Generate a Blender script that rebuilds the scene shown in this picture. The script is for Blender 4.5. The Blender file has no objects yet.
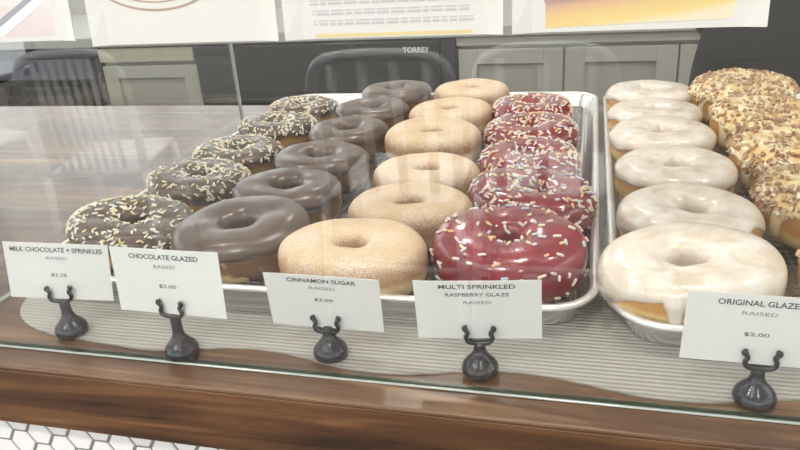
import bpy, bmesh, math, random
from mathutils import Vector, Matrix, Euler
PI = math.pi
C = bpy.context.scene.collection
TOP = 0.95            # height of the counter top above the floor; lengths below are centimetres from it

def W(x, y, z=0.0):
    return Vector((x / 100, y / 100, z / 100 + TOP))

# ------------------------------------------------------------------ materials
def mat(name, col=(.8, .8, .8), rough=.5, metal=0., spec=.5, coat=0., coat_rough=.1, sss=0., emit=None, es=1.):
    m = bpy.data.materials.new(name); m.use_nodes = True
    b = m.node_tree.nodes['Principled BSDF']
    b.inputs['Base Color'].default_value = (*col, 1)
    b.inputs['Roughness'].default_value = rough
    b.inputs['Metallic'].default_value = metal
    b.inputs['Specular IOR Level'].default_value = spec
    b.inputs['Coat Weight'].default_value = coat
    b.inputs['Coat Roughness'].default_value = coat_rough
    if sss:
        b.inputs['Subsurface Weight'].default_value = sss
        b.inputs['Subsurface Scale'].default_value = .004
        b.inputs['Subsurface Radius'].default_value = (1, .6, .35)
    if emit:
        b.inputs['Emission Color'].default_value = (*emit, 1)
        b.inputs['Emission Strength'].default_value = es
    return m

def nt(m):
    return m.node_tree.nodes, m.node_tree.links, m.node_tree.nodes['Principled BSDF']

def coords(m, scale=(1, 1, 1), rot=(0, 0, 0), kind='Object'):
    n, l, b = nt(m)
    tc = n.new('ShaderNodeTexCoord'); mp = n.new('ShaderNodeMapping')
    mp.inputs['Scale'].default_value = scale; mp.inputs['Rotation'].default_value = rot
    l.new(tc.outputs[kind], mp.inputs['Vector'])
    return mp.outputs['Vector']

def noise(m, vec, scale, detail=4, rough=.55, dist=0.):
    n, l, b = nt(m)
    t = n.new('ShaderNodeTexNoise'); t.inputs['Scale'].default_value = scale
    t.inputs['Detail'].default_value = detail; t.inputs['Roughness'].default_value = rough
    t.inputs['Distortion'].default_value = dist
    l.new(vec, t.inputs['Vector'])
    return t.outputs['Fac']

def ramp(m, fac, stops):
    n, l, b = nt(m)
    r = n.new('ShaderNodeValToRGB'); e = r.color_ramp.elements
    e[0].position, e[0].color = stops[0][0], (*stops[0][1], 1)
    e[1].position, e[1].color = stops[-1][0], (*stops[-1][1], 1)
    for p, c in stops[1:-1]:
        x = e.new(p); x.color = (*c, 1)
    l.new(fac, r.inputs['Fac'])
    return r.outputs['Color']

def bump(m, fac, strength=.3, dist=.002):
    n, l, b = nt(m)
    u = n.new('ShaderNodeBump'); u.inputs['Strength'].default_value = strength
    u.inputs['Distance'].default_value = dist
    l.new(fac, u.inputs['Height']); l.new(u.outputs['Normal'], b.inputs['Normal'])

def mixc(m, fac, a, b_, mode='MIX'):
    n, l, b = nt(m)
    x = n.new('ShaderNodeMix'); x.data_type = 'RGBA'; x.blend_type = mode
    for s, v in ((x.inputs[0], fac), (x.inputs[6], a), (x.inputs[7], b_)):
        if isinstance(v, (int, float)): s.default_value = v
        elif isinstance(v, tuple): s.default_value = (*v, 1)
        else: l.new(v, s)
    return x.outputs[2]

def math_(m, op, a, b_=None):
    n, l, b = nt(m)
    x = n.new('ShaderNodeMath'); x.operation = op
    for s, v in ((x.inputs[0], a), (x.inputs[1], b_)):
        if v is None: continue
        if isinstance(v, (int, float)): s.default_value = v
        else: l.new(v, s)
    return x.outputs[0]

def wood(name, dark, mid, light, rough=.32, coat=.6, grain=1.0):
    m = mat(name, mid, rough, coat=coat, coat_rough=.22)
    n, l, b = nt(m)
    v = coords(m, (1.6 * grain, 22 * grain, 22 * grain))
    a = noise(m, v, 1.6, 6, .62, 1.6)
    v2 = coords(m, (5, 160, 160)); f = noise(m, v2, 1.4, 3, .6)
    v3 = coords(m, (3, 7, 7)); g = noise(m, v3, 1.2, 3, .5, .6)
    s = math_(m, 'ADD', math_(m, 'MULTIPLY', a, .6), math_(m, 'ADD', math_(m, 'MULTIPLY', f, .14), math_(m, 'MULTIPLY', g, .26)))
    c = ramp(m, s, [(.36, dark), (.5, mid), (.66, light)])
    l.new(c, b.inputs['Base Color']); bump(m, f, .08, .0006)
    return m

def glassy(name, tint=(1, 1, 1), ior=1.5, rough=.0):
    m = bpy.data.materials.new(name); m.use_nodes = True
    n, l = m.node_tree.nodes, m.node_tree.links
    n.remove(n['Principled BSDF'])
    t = n.new('ShaderNodeBsdfTransparent'); t.inputs[0].default_value = (*tint, 1)
    g = n.new('ShaderNodeBsdfGlossy'); g.inputs['Roughness'].default_value = rough
    # thin sheet: reflection rises from its head-on value towards grazing, alike on both faces
    f0 = ((ior - 1) / (ior + 1)) ** 2
    lw = n.new('ShaderNodeLayerWeight'); lw.inputs['Blend'].default_value = .5
    pw = n.new('ShaderNodeMath'); pw.operation = 'POWER'; pw.inputs[1].default_value = 5; l.new(lw.outputs['Facing'], pw.inputs[0])
    ma = n.new('ShaderNodeMath'); ma.operation = 'MULTIPLY_ADD'; ma.inputs[1].default_value = 1 - f0; ma.inputs[2].default_value = f0; l.new(pw.outputs[0], ma.inputs[0])
    x = n.new('ShaderNodeMixShader')
    l.new(ma.outputs[0], x.inputs[0]); l.new(t.outputs[0], x.inputs[1]); l.new(g.outputs[0], x.inputs[2])
    l.new(x.outputs[0], n['Material Output'].inputs[0])
    return m

def dough_mat(name, top, side, pale, base, sugar=0.):
    m = mat(name, side, .62, sss=.12, spec=.3)
    n, l, b = nt(m)
    tc = n.new('ShaderNodeTexCoord'); sp = n.new('ShaderNodeSeparateXYZ')
    l.new(tc.outputs['Object'], sp.inputs[0])
    no = noise(m, coords(m), 45, 4, .6)
    z = math_(m, 'ADD', math_(m, 'MULTIPLY', sp.outputs[2], 25.), math_(m, 'MULTIPLY', math_(m, 'SUBTRACT', no, .5), .22))
    c = ramp(m, z, [(.03, base), (.14, side), (.26, pale), (.42, pale), (.56, side), (.70, side), (.98, top)])
    c = mixc(m, math_(m, 'MULTIPLY', noise(m, coords(m), 130, 3), .30), c, (.42, .22, .08))
    if sugar:
        s = noise(m, coords(m), 900, 3, .7)
        k = noise(m, coords(m), 28, 3, .6)
        fac = math_(m, 'MULTIPLY', math_(m, 'MULTIPLY', ramp(m, s, [(.42, (0, 0, 0)), (.6, (1, 1, 1))]), ramp(m, z, [(.5, (.12,) * 3), (.9, (1, 1, 1))])), math_(m, 'MULTIPLY', ramp(m, k, [(.35, (.25,) * 3), (.62, (1, 1, 1))]), sugar))
        c = mixc(m, fac, c, (.93, .87, .80))
        bump(m, s, .35, .0006)
    else:
        bump(m, no, .2, .001)
    l.new(c, b.inputs['Base Color'])
    return m

M = {}
M['dough_sugar'] = dough_mat('sugared_dough', (.70, .50, .29), (.45, .22, .08), (.78, .60, .34), (.38, .17, .06), .8)
M['dough'] = dough_mat('golden_dough', (.60, .32, .11), (.58, .29, .08), (.78, .58, .26), (.42, .19, .06))
M['dough_brown'] = dough_mat('baked_dough', (.17, .075, .032), (.17, .075, .03), (.50, .30, .11), (.20, .09, .035))
M['dough_stained'] = dough_mat('chocolate_stained_dough', (.16, .08, .045), (.11, .052, .028), (.17, .085, .042), (.20, .10, .045))
n, l, b = nt(M['dough_stained']); src = b.inputs['Base Color'].links[0].from_socket
k = ramp(M['dough_stained'], noise(M['dough_stained'], coords(M['dough_stained']), 62, 2, .4), [(.60, (0, 0, 0)), (.68, (1, 1, 1))])
l.new(mixc(M['dough_stained'], k, src, (.60, .36, .15)), b.inputs['Base Color']); b.inputs['Roughness'].default_value = .4
m = M['choc'] = mat('chocolate_icing', (.115, .07, .052), .36, spec=.6, coat=.3, coat_rough=.2)
n, l, b = nt(m); k = noise(m, coords(m), 55, 4)
l.new(ramp(m, k, [(.3, (.075, .046, .034)), (.7, (.125, .08, .06))]), b.inputs['Base Color']); bump(m, noise(m, coords(m), 45, 2), .12, .0015)
m = M['crumb'] = mat('pale_crumb', (.80, .60, .32), .7)
m = M['choc_bare'] = mat('thin_chocolate_icing', (.15, .08, .05), .3, coat=.3)
m = M['white'] = mat('white_glaze', (.80, .73, .63), .30, spec=.5, coat=.45, coat_rough=.12, sss=.15)
n, l, b = nt(m); k = noise(m, coords(m), 50, 4, .6, .5)
l.new(ramp(m, k, [(.30, (.66, .53, .40)), (.48, (.76, .67, .57)), (.68, (.86, .81, .74))]), b.inputs['Base Color']); bump(m, noise(m, coords(m), 75, 4), .3, .0012)
m = M['rasp'] = mat('raspberry_glaze', (.38, .022, .045), .24, spec=.6, coat=.6, coat_rough=.06, sss=.05)
n, l, b = nt(m); k = noise(m, coords(m), 60, 4)
l.new(ramp(m, k, [(.3, (.17, .007, .016)), (.7, (.31, .02, .036))]), b.inputs['Base Color']); bump(m, noise(m, coords(m), 120, 3), .35, .0012)
m = M['cream'] = mat('maple_cream_icing', (.86, .68, .36), .34, coat=.2)
n, l, b = nt(m); k = noise(m, coords(m), 60, 4)
l.new(ramp(m, k, [(.35, (.80, .52, .20)), (.55, (.90, .76, .48)), (.7, (.93, .88, .72))]), b.inputs['Base Color'])
for nme, c in (('spr_cream', (.82, .74, .54)), ('spr_white', (.84, .82, .76)), ('spr_yellow', (.80, .64, .34)), ('spr_pink', (.88, .60, .52)),
               ('spr_orange', (.85, .52, .25)), ('spr_blue', (.55, .62, .70)), ('spr_lilac', (.74, .64, .70)), ('spr_green', (.45, .62, .32)),
               ('nut_tan', (.52, .35, .20)), ('nut_brown', (.40, .23, .13)), ('nut_pale', (.72, .56, .38)), ('nut_dark', (.22, .11, .07))):
    M[nme] = mat(nme, c, .42, coat=.15)
M['counter_wood'] = wood('polished_walnut_worktop', (.05, .025, .015), (.13, .068, .036), (.34, .205, .115), .32, .12)
M['edge_wood'] = wood('walnut_front_edge', (.025, .011, .006), (.10, .043, .018), (.24, .115, .048), .42, .15)
m = M['mat'] = mat('ribbed_vinyl', (.40, .37, .33), .38, spec=.5)
n, l, b = nt(m)
w = n.new('ShaderNodeTexWave'); w.wave_type = 'BANDS'; w.bands_direction = 'Y'; w.inputs['Scale'].default_value = 72; w.inputs['Distortion'].default_value = .25; w.inputs['Detail'].default_value = 1
l.new(coords(m), w.inputs['Vector'])
k = noise(m, coords(m, (1, 1, 1)), 16, 3)
c = mixc(m, w.outputs['Fac'], (.27, .255, .235), (.43, .41, .375))
c = mixc(m, math_(m, 'MULTIPLY', k, .35), c, (.50, .48, .44))
l.new(c, b.inputs['Base Color']); bump(m, w.outputs['Fac'], .5, .001)
M['alu'] = mat('tray_aluminium', (.80, .79, .77), .27, 1.)
n, l, b = nt(M['alu']); bump(M['alu'], noise(M['alu'], coords(M['alu']), 30, 3), .08, .002)
M['rim'] = mat('rolled_aluminium_rim', (.90, .89, .87), .30, .75)
M['wire'] = mat('steel_wire', (.42, .41, .40), .32, 1.)
M['glass'] = glassy('clear_glass', (.975, .985, .98), 1.78)
M['acrylic'] = glassy('clear_acrylic', (.97, .975, .97), 1.40)
M['edge'] = mat('polished_glass_edge', (.42, .47, .43), .12, coat=1., spec=.8)
M['edge_dark'] = mat('green_glass_seal', (.055, .075, .05), .2)
M['gun'] = mat('gunmetal', (.065, .07, .08), .2, .7)
n, l, b = nt(M['gun']); bump(M['gun'], noise(M['gun'], coords(M['gun']), 260, 2), .12, .0006)
M['paper'] = mat('white_card', (.84, .84, .82), .6)
M['ink'] = mat('grey_ink', (.09, .09, .10), .6)
M['ink_light'] = mat('pale_grey_ink', (.30, .30, .31), .6)
M['poster'] = mat('poster_paper', (.70, .69, .65), .5)
M['grout'] = mat('grey_grout', (.22, .215, .21), .85)
M['tile'] = mat('white_ceramic', (.86, .87, .86), .18, coat=.4)
M['wall'] = mat('warm_white_paint', (.74, .72, .68), .8)
M['ceil'] = mat('ceiling_paint', (.80, .79, .77), .9)
M['cab'] = mat('sage_grey_cabinet', (.43, .42, .365), .45)
M['cab_panel'] = mat('sage_grey_cabinet_panel', (.37, .36, .31), .5)
M['cab_cream'] = mat('cream_drawer_front', (.46, .42, .32), .45)
M['cab_top'] = mat('grey_stone_top', (.45, .44, .42), .3)
M['black'] = mat('black_enamel', (.018, .018, .02), .18, coat=.6)
M['black_trim'] = mat('black_rubber', (.010, .010, .013), .5)
M['smoke'] = mat('smoked_glass_door', (.018, .018, .02), .07, coat=1.)
M['steel'] = mat('brushed_steel', (.36, .36, .38), .35, .9)
M['logo'] = mat('silver_lettering', (.75, .75, .72), .3)
M['slate'] = mat('slate_blue_metal', (.04, .043, .065), .4, .3)
M['slate_lite'] = mat('slate_blue_band', (.11, .115, .15), .4, .2)
M['chair'] = mat('brushed_aluminium', (.93, .93, .94), .35, .2)
M['skin'] = mat('skin', (.55, .32, .22), .5, sss=.1)
M['cloth'] = mat('black_cotton', (.012, .012, .014), .95, spec=.1)
M['cloth2'] = mat('black_apron_canvas', (.016, .016, .019), .9, spec=.12)
M['hair'] = mat('dark_hair', (.03, .018, .012), .5)
M['shoe'] = mat('black_leather', (.015, .015, .015), .4)
M['lamp'] = mat('lamp_diffuser', (1, 1, 1), .5, emit=(1, .95, .87), es=7.)
M['lamp_rim'] = mat('lamp_housing', (.1, .1, .1), .4)
m = M['floor'] = mat('floor_boards', (.24, .17, .12), .35, coat=.2)
n, l, b = nt(m); l.new(ramp(m, noise(m, coords(m, (1, 9, 1)), 2.5, 5, .6), [(.3, (.10, .07, .05)), (.7, (.2, .15, .11))]), b.inputs['Base Color'])

# ------------------------------------------------------------------ mesh helpers (centimetres)
def obj(name, bm, m, parent=None, loc=None, smooth=False, rot=None):
    bm.normal_update()
    me = bpy.data.meshes.new(name); 
    bmesh.ops.scale(bm, vec=(.01, .01, .01), verts=bm.verts)
    bm.to_mesh(me); bm.free()
    for x in (m if isinstance(m, (list, tuple)) else [m]): me.materials.append(x)
    if smooth:
        me.polygons.foreach_set('use_smooth', [True] * len(me.polygons))
    o = bpy.data.objects.new(name, me); C.objects.link(o)
    if parent: o.parent = parent
    if loc is not None: o.location = loc
    if rot: o.rotation_euler = rot
    return o

def tag(o, label, cat, group=None, kind=None):
    o['label'] = label; o['category'] = cat
    if group: o['group'] = group
    if kind: o['kind'] = kind
    return o

def thing(name, label, cat, loc=(0, 0, 0), rot=(0, 0, 0), group=None):
    o = bpy.data.objects.new(name, None); C.objects.link(o)
    o.location = loc; o.rotation_euler = rot; o.empty_display_size = .02
    return tag(o, label, cat, group)

def struct(name, bm, m, smooth=False):
    o = obj(name, bm, m, smooth=smooth); o['kind'] = 'structure'
    return o

def box(bm, x0, x1, y0, y1, z0, z1, bev=0.):
    r = bmesh.ops.create_cube(bm, size=1)
    vs = r['verts']
    for v in vs:
        v.co = Vector((x0 + (v.co.x + .5) * (x1 - x0), y0 + (v.co.y + .5) * (y1 - y0), z0 + (v.co.z + .5) * (z1 - z0)))
    if bev:
        es = list({e for v in vs for e in v.link_edges})
        bmesh.ops.bevel(bm, geom=es, offset=bev, segments=2, affect='EDGES', profile=.5)
    return bm

def B(*a, **k):
    return box(bmesh.new(), *a, **k)

def lathe(bm, prof, seg=32, c=(0, 0)):
    rings = []
    for r, z in prof:
        if r < 1e-6: rings.append([bm.verts.new((c[0], c[1], z))])
        else: rings.append([bm.verts.new((c[0] + r * math.cos(2 * PI * i / seg), c[1] + r * math.sin(2 * PI * i / seg), z)) for i in range(seg)])
    for a, b in zip(rings, rings[1:]):
        for i in range(seg):
            j = (i + 1) % seg
            if len(a) == 1: bm.faces.new((a[0], b[j], b[i]))
            elif len(b) == 1: bm.faces.new((a[i], a[j], b[0]))
            else: bm.faces.new((a[i], a[j], b[j], b[i]))
    bmesh.ops.recalc_face_normals(bm, faces=bm.faces)
    return bm

def tube(bm, pts, r, seg=10, closed=False):
    pts = [Vector(p) for p in pts]; n = len(pts); rings = []; up = None
    for i, p in enumerate(pts):
        a = pts[(i - 1) % n] if (closed or i) else p
        b = pts[(i + 1) % n] if (closed or i < n - 1) else p
        t = (b - a).normalized()
        if up is None:
            up = Vector((0, 0, 1)) if abs(t.z) < .9 else Vector((1, 0, 0))
        s = t.cross(up).normalized(); up = s.cross(t).normalized()
        rr = r[i] if isinstance(r, (list, tuple)) else r
        rings.append([bm.verts.new(p + rr * (math.cos(2 * PI * k / seg) * s + math.sin(2 * PI * k / seg) * up)) for k in range(seg)])
    m_ = n if closed else n - 1
    for i in range(m_):
        a, b = rings[i], rings[(i + 1) % n]
        for k in range(seg):
            j = (k + 1) % seg; bm.faces.new((a[k], a[j], b[j], b[k]))
    if not closed:
        bm.faces.new(rings[0][::-1]); bm.faces.new(rings[-1])
    bmesh.ops.recalc_face_normals(bm, faces=bm.faces)
    return bm

def smooth_path(ctrl, n=6):
    out = []; P_ = [Vector(c) for c in ctrl]; P_ = [2 * P_[0] - P_[1]] + P_ + [2 * P_[-1] - P_[-2]]
    for i in range(1, len(P_) - 2):
        p0, p1, p2, p3 = P_[i - 1:i + 3]
        for k in range(n):
            t = k / n
            out.append(.5 * ((2 * p1) + (p2 - p0) * t + (2 * p0 - 5 * p1 + 4 * p2 - p3) * t * t + (3 * p1 - p0 - 3 * p2 + p3) * t ** 3))
    out.append(P_[-2]); return out

def rrect(x0, x1, y0, y1, r, n=8):
    out = []
    for cx, cy, a in ((x1 - r, y1 - r, 0), (x0 + r, y1 - r, PI / 2), (x0 + r, y0 + r, PI), (x1 - r, y0 + r, 1.5 * PI)):
        for k in range(n + 1):
            t = a + PI / 2 * k / n
            out.append((cx + r * math.cos(t), cy + r * math.sin(t)))
    return out

def loops(bm, L, cap0=True, cap1=True):
    R_ = [[bm.verts.new(p) for p in lp] for lp in L]
    for a, b in zip(R_, R_[1:]):
        for i in range(len(a)):
            j = (i + 1) % len(a); bm.faces.new((a[i], a[j], b[j], b[i]))
    if cap0: bm.faces.new(R_[0][::-1])
    if cap1: bm.faces.new(R_[-1])
    bmesh.ops.recalc_face_normals(bm, faces=bm.faces)
    return bm

def text_bm(s, size, width=None, bold=.0, depth=.008):
    cu = bpy.data.curves.new('lettering', 'FONT'); cu.body = s; cu.size = size; cu.align_x = 'CENTER'; cu.align_y = 'CENTER'
    cu.extrude = depth; cu.offset = bold; cu.resolution_u = 3
    o = bpy.data.objects.new('lettering', cu); C.objects.link(o)
    dg = bpy.context.evaluated_depsgraph_get(); dg.update()
    me = bpy.data.meshes.new_from_object(o.evaluated_get(dg))
    bm = bmesh.new(); bm.from_mesh(me)
    bpy.data.objects.remove(o); bpy.data.curves.remove(cu); bpy.data.meshes.remove(me)
    xs = [v.co.x for v in bm.verts]
    if width and xs:
        k = width / (max(xs) - min(xs)); c = (max(xs) + min(xs)) / 2
        for v in bm.verts: v.co.x = (v.co.x - c) * k
    for v in bm.verts: v.co = Vector((v.co.x, -v.co.z, v.co.y))   # stand it up, facing -y
    return bm

def join(dst, src, off=(0, 0, 0)):
    mp = {}
    for v in src.verts: mp[v] = dst.verts.new(v.co + Vector(off))
    for f in src.faces:
        try: dst.faces.new([mp[v] for v in f.verts])
        except ValueError: pass
    src.free()

# ------------------------------------------------------------------ doughnuts
def sgnpow(a, e): return math.copysign(abs(a) ** e, a)

class Ring:
    """A risen ring doughnut: (u around, v round the section) -> point in centimetres, resting at z = 0."""
    def __init__(s, dx, dy, hole, h, seed, tilt=(0, 0), wob=.10):
        s.dx, s.dy, s.h, s.hole = dx, dy, h, hole
        r = random.Random(seed)
        s.ph = [r.uniform(0, 2 * PI) for _ in range(8)]; s.am = [r.uniform(.4, 1) for _ in range(8)]
        s.wob = wob; s.tilt = Euler((tilt[0], tilt[1], 0)).to_matrix()
        s.off = 0; s.off = -min(s.p(u * PI / 12, v * PI / 10, 0).z for u in range(24) for v in range(20))
    def p(s, u, v, t=0.):
        Ro = .5; ri = s.hole / (s.dx + s.dy); rc = (Ro + ri) / 2; a = (Ro - ri) / 2
        cv, sv = math.cos(v), math.sin(v)
        x = sgnpow(cv, .64 if cv > 0 else .52); z = sgnpow(sv, .60 if sv < 0 else (.62 if cv > 0 else .50))
        if sv < 0 and cv > 0: x *= 1 - .13 * abs(z) ** 1.5
        lob = s.wob * (s.am[0] * math.cos(2 * u + s.ph[0]) + .7 * s.am[1] * math.cos(3 * u + s.ph[1]) + .35 * s.am[2] * math.cos(5 * u + s.ph[2]))
        rad = rc + a * x
        lr = (lob * .6 if cv > 0 else lob * .3)
        hh = s.h / 2 * (1 + .016 * s.am[3] * math.cos(2 * u + s.ph[3]) + .010 * math.cos(5 * u + s.ph[4]))
        px = (rad * s.dx + lr + t * cv) * math.cos(u); py = (rad * s.dy + lr + t * cv) * math.sin(u)
        pz = hh + hh * z * (1 - (.07 * x * x if sv > 0 else 0)) + t * sv
        q = s.tilt @ Vector((px, py, pz)); q.z += s.off
        return q
    def edge(s, u, base, amp):
        return base + amp * (.5 * math.sin(3 * u + s.ph[5]) + .35 * math.sin(7 * u + s.ph[6]) + .25 * math.sin(13 * u + s.ph[7]))
    def body(s, nu=80, nv=32):
        bm = bmesh.new()
        g = [[bm.verts.new(s.p(2 * PI * i / nu, 2 * PI * j / nv)) for j in range(nv)] for i in range(nu)]
        for i in range(nu):
            for j in range(nv):
                bm.faces.new((g[i][j], g[(i + 1) % nu][j], g[(i + 1) % nu][(j + 1) % nv], g[i][(j + 1) % nv]))
        bmesh.ops.recalc_face_normals(bm, faces=bm.faces)
        return bm
    def icing(s, base, amp, t=.16, lifts=(), drips=(), nu=144, nv=26):
        """v from -base (outer side) over the top to the inside of the hole."""
        bm = bmesh.new(); g = []
        s.v0 = []
        for i in range(nu):
            u = 2 * PI * i / nu
            v0 = -s.edge(u, base, amp)
            for (uc, wd, am) in lifts:
                d = math.atan2(math.sin(u - uc), math.cos(u - uc)); v0 += am * math.exp(-(d / wd) ** 2)
            for (uc, wd, am) in drips:
                d = math.atan2(math.sin(u - uc), math.cos(u - uc)); v0 -= am * math.exp(-(d / wd) ** 4)
            v0 = max(v0, -1.25); v1 = PI + .55 + .12 * math.sin(4 * u + s.ph[2])
            s.v0.append(v0)
            row = [bm.verts.new(s.p(u, v0 + .02, -.12))]
            for j in range(nv + 1):
                q = j / nv; v = v0 + (v1 - v0) * q
                e = min(1, min(q, 1 - q) * 11); th = t * (.35 + .65 * math.sqrt(e)) * (1.15 if q < .12 else 1)
                th *= 1 + .07 * math.sin(3 * u + 5 * v + s.ph[1]) + .05 * math.sin(9 * u + s.ph[4]) * math.cos(4 * v)
                row.append(bm.verts.new(s.p(u, v, th)))
            row.append(bm.verts.new(s.p(u, v1 - .02, -.12)))
            g.append(row)
        for i in range(nu):
            a, b = g[i], g[(i + 1) % nu]
            for j in range(len(a) - 1): bm.faces.new((a[j], b[j], b[j + 1], a[j + 1]))
        bmesh.ops.recalc_face_normals(bm, faces=bm.faces)
        s.t = t
        return bm
    def frame(s, u, v):
        p = s.p(u, v, s.t); a = (s.p(u + .02, v, s.t) - p).normalized(); b = (s.p(u, v + .02, s.t) - p).normalized()
        n = a.cross(b).normalized()
        if n.dot(p - s.p(u, v, s.t - .2)) < 0: n = -n
        return p, a, b, n
    def sprinkles(s, n, seed, vlo, vhi, mats, size=(.5, .085), dens=None, chunk=False):
        r = random.Random(seed); bm = bmesh.new(); k = 0; tries = 0
        while k < n and tries < n * 8:
            tries += 1
            u = r.uniform(0, 2 * PI); v = r.uniform(vlo, vhi)
            w = .55 + .45 * math.cos(v)
            if r.random() > w: continue
            if v < s.v0[int(u / (2 * PI) * len(s.v0)) % len(s.v0)] + .12: continue
            if dens and r.random() > dens(u, v): continue
            p, a, b, nn = s.frame(u, v); k += 1
            th = r.uniform(0, 2 * PI); d = (a * math.cos(th) + b * math.sin(th) + nn * r.uniform(-.15, .3)).normalized()
            s2 = d.cross(nn).normalized(); n2 = s2.cross(d).normalized()
            mi = r.randrange(mats)
            if chunk:
                L = r.uniform(.13, .34); Wd = r.uniform(.09, .20); H = r.uniform(.1, .2); c = p + nn * (H * .5 + r.uniform(0, .14)); vs = []
                for sx in (-1, 1):
                    for sy in (-1, 1):
                        for sz in (-1, 1):
                            j = r.uniform(.55, 1.15); vs.append(bm.verts.new(c + d * L * sx * j + s2 * Wd * sy * r.uniform(.5, 1.2) + n2 * H * sz * r.uniform(.6, 1.2)))
                for f in ((0, 1, 3, 2), (4, 6, 7, 5), (0, 4, 5, 1), (2, 3, 7, 6), (0, 2, 6, 4), (1, 5, 7, 3)):
                    fc = bm.faces.new([vs[q] for q in f]); fc.material_index = mi
            else:
                L = size[0] * r.uniform(.75, 1.2) / 2; R_ = size[1]; c = p + nn * R_ * .6; rings = []
                for e, rr in ((-L, .55), (-L * .75, 1), (L * .75, 1), (L, .55)):
                    rings.append([bm.verts.new(c + d * e + R_ * rr * (s2 * math.cos(q * PI / 3) + n2 * math.sin(q * PI / 3))) for q in range(6)])
                for x, y in zip(rings, rings[1:]):
                    for q in range(6):
                        fc = bm.faces.new((x[q], x[(q + 1) % 6], y[(q + 1) % 6], y[q])); fc.material_index = mi
                f1 = bm.faces.new(rings[0][::-1]); f2 = bm.faces.new(rings[-1]); f1.material_index = f2.material_index = mi
        bmesh.ops.recalc_face_normals(bm, faces=bm.faces)
        return bm

RACK = 0.78   # top of the wire racks above the counter
ORD = ['front', 'second', 'third', 'fourth', 'fifth', 'rearmost']

# rows: x, y, dx (across), dy (deep), height, tilt
LAB_S = ['front chocolate doughnut with pale sprinkles, at the far left behind the first two price tags',
         'second chocolate sprinkle doughnut from the front, icing running down its near side',
         'middle chocolate sprinkle doughnut of the left row, tan crust bare on its near side',
         'fourth chocolate sprinkle doughnut from the front, beside the bright rim of the tray',
         'rearmost chocolate sprinkle doughnut, furthest back of the left row']
rowS = [(-40.60, 52.17, 12.0, 9.8, 3.5, (0.03, 0.10)),
        (-40.60, 64.48, 11.0, 10.0, 3.6, (-0.02, 0.06)),
        (-40.60, 74.09, 10.7, 9.6, 3.6, (0.02, 0.00)),
        (-40.60, 85.95, 10.5, 9.4, 3.5, (0.00, 0.02)),
        (-40.60, 95.70, 10.2, 9.2, 3.5, (0.00, 0.00))]
for i, (x, y, dx, dy, h, ti) in enumerate(rowS):
    R_ = Ring(dx, dy, 2.4, h, 11 + i, ti)
    t = thing('chocolate_sprinkle_doughnut', LAB_S[i], 'doughnut', W(x, y, RACK), group='chocolate doughnuts with sprinkles')
    obj('dough', R_.body(), M['dough_brown'], t, smooth=True)
    lifts = [(-PI / 2 + .3, .8, .2)] if i == 2 else []
    obj('icing', R_.icing(-.12 if i != 1 else .1, .2, .18, lifts), M['choc'], t, smooth=True)
    s = obj('sprinkles', R_.sprinkles(330, 5 + i, -.25, 2.7, 5, size=(.48, .095), dens=lambda u, v: .45 + .55 * max(0, math.cos(u - .4 * 1 if i % 2 else u - 2.6))),
            [M['spr_cream'], M['spr_white'], M['spr_yellow'], M['spr_cream'], M['spr_white']], t, smooth=True); s['kind'] = 'stuff'

LAB_C = ['large front chocolate glazed doughnut with bare dough showing low on its near side',
         'second plain chocolate glazed doughnut from the front, just behind the large front one',
         'third plain chocolate glazed doughnut from the front, between a sprinkled and a sugared one',
         'fourth plain chocolate glazed doughnut from the front, in the middle of its row',
         'fifth plain chocolate glazed doughnut from the front, next to last in its row',
         'rearmost plain chocolate glazed doughnut, standing against the dark appliance behind']
rowC = [(-28.98, 51.72, 12.2, 10.6, 3.9, (0.10, -0.06)),
        (-28.98, 61.61, 10.8, 9.6, 3.9, (0.02, 0.02)),
        (-29.12, 71.69, 10.9, 9.8, 3.7, (0.00, 0.03)),
        (-29.53, 83.10, 10.1, 9.8, 3.6, (0.02, 0.00)),
        (-29.53, 93.61, 10.4, 10.0, 3.6, (0.00, 0.02)),
        (-28.50, 103.77, 10.6, 10.0, 3.8, (0.00, -0.02))]
for i, (x, y, dx, dy, h, ti) in enumerate(rowC):
    R_ = Ring(dx, dy, 2.8, h, 31 + i, ti)
    t = thing('chocolate_glazed_doughnut', LAB_C[i], 'doughnut', W(x, y, RACK), group='plain chocolate glazed doughnuts')
    obj('dough', R_.body(), M['dough_stained'], t, smooth=True)
    lifts = [(-PI / 2 + .12, .30, .80)] if i == 0 else []
    if i == 0:
        bm = bmesh.new(); g = []
        for a in range(17):
            row = []
            for c_ in range(9):
                u = -PI / 2 + .12 + .30 * (a / 8 - 1); hv = .34 * math.sqrt(max(.02, 1 - (a / 8 - 1) ** 2)) * (1 + .2 * math.sin(a))
                row.append(bm.verts.new(R_.p(u, -.55 + hv * (c_ / 4 - 1), .05)))
            g.append(row)
        for p_, q_ in zip(g, g[1:]):
            for c_ in range(8): bm.faces.new((p_[c_], q_[c_], q_[c_ + 1], p_[c_ + 1]))
        bmesh.ops.recalc_face_normals(bm, faces=bm.faces)
        o_ = obj('bare_patch', bm, M['crumb'], t, smooth=True); o_['label'] = 'patch of pale bare dough on the near side'
    obj('icing', R_.icing(-.16, .16, .19, []), M['choc'], t, smooth=True)

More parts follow.
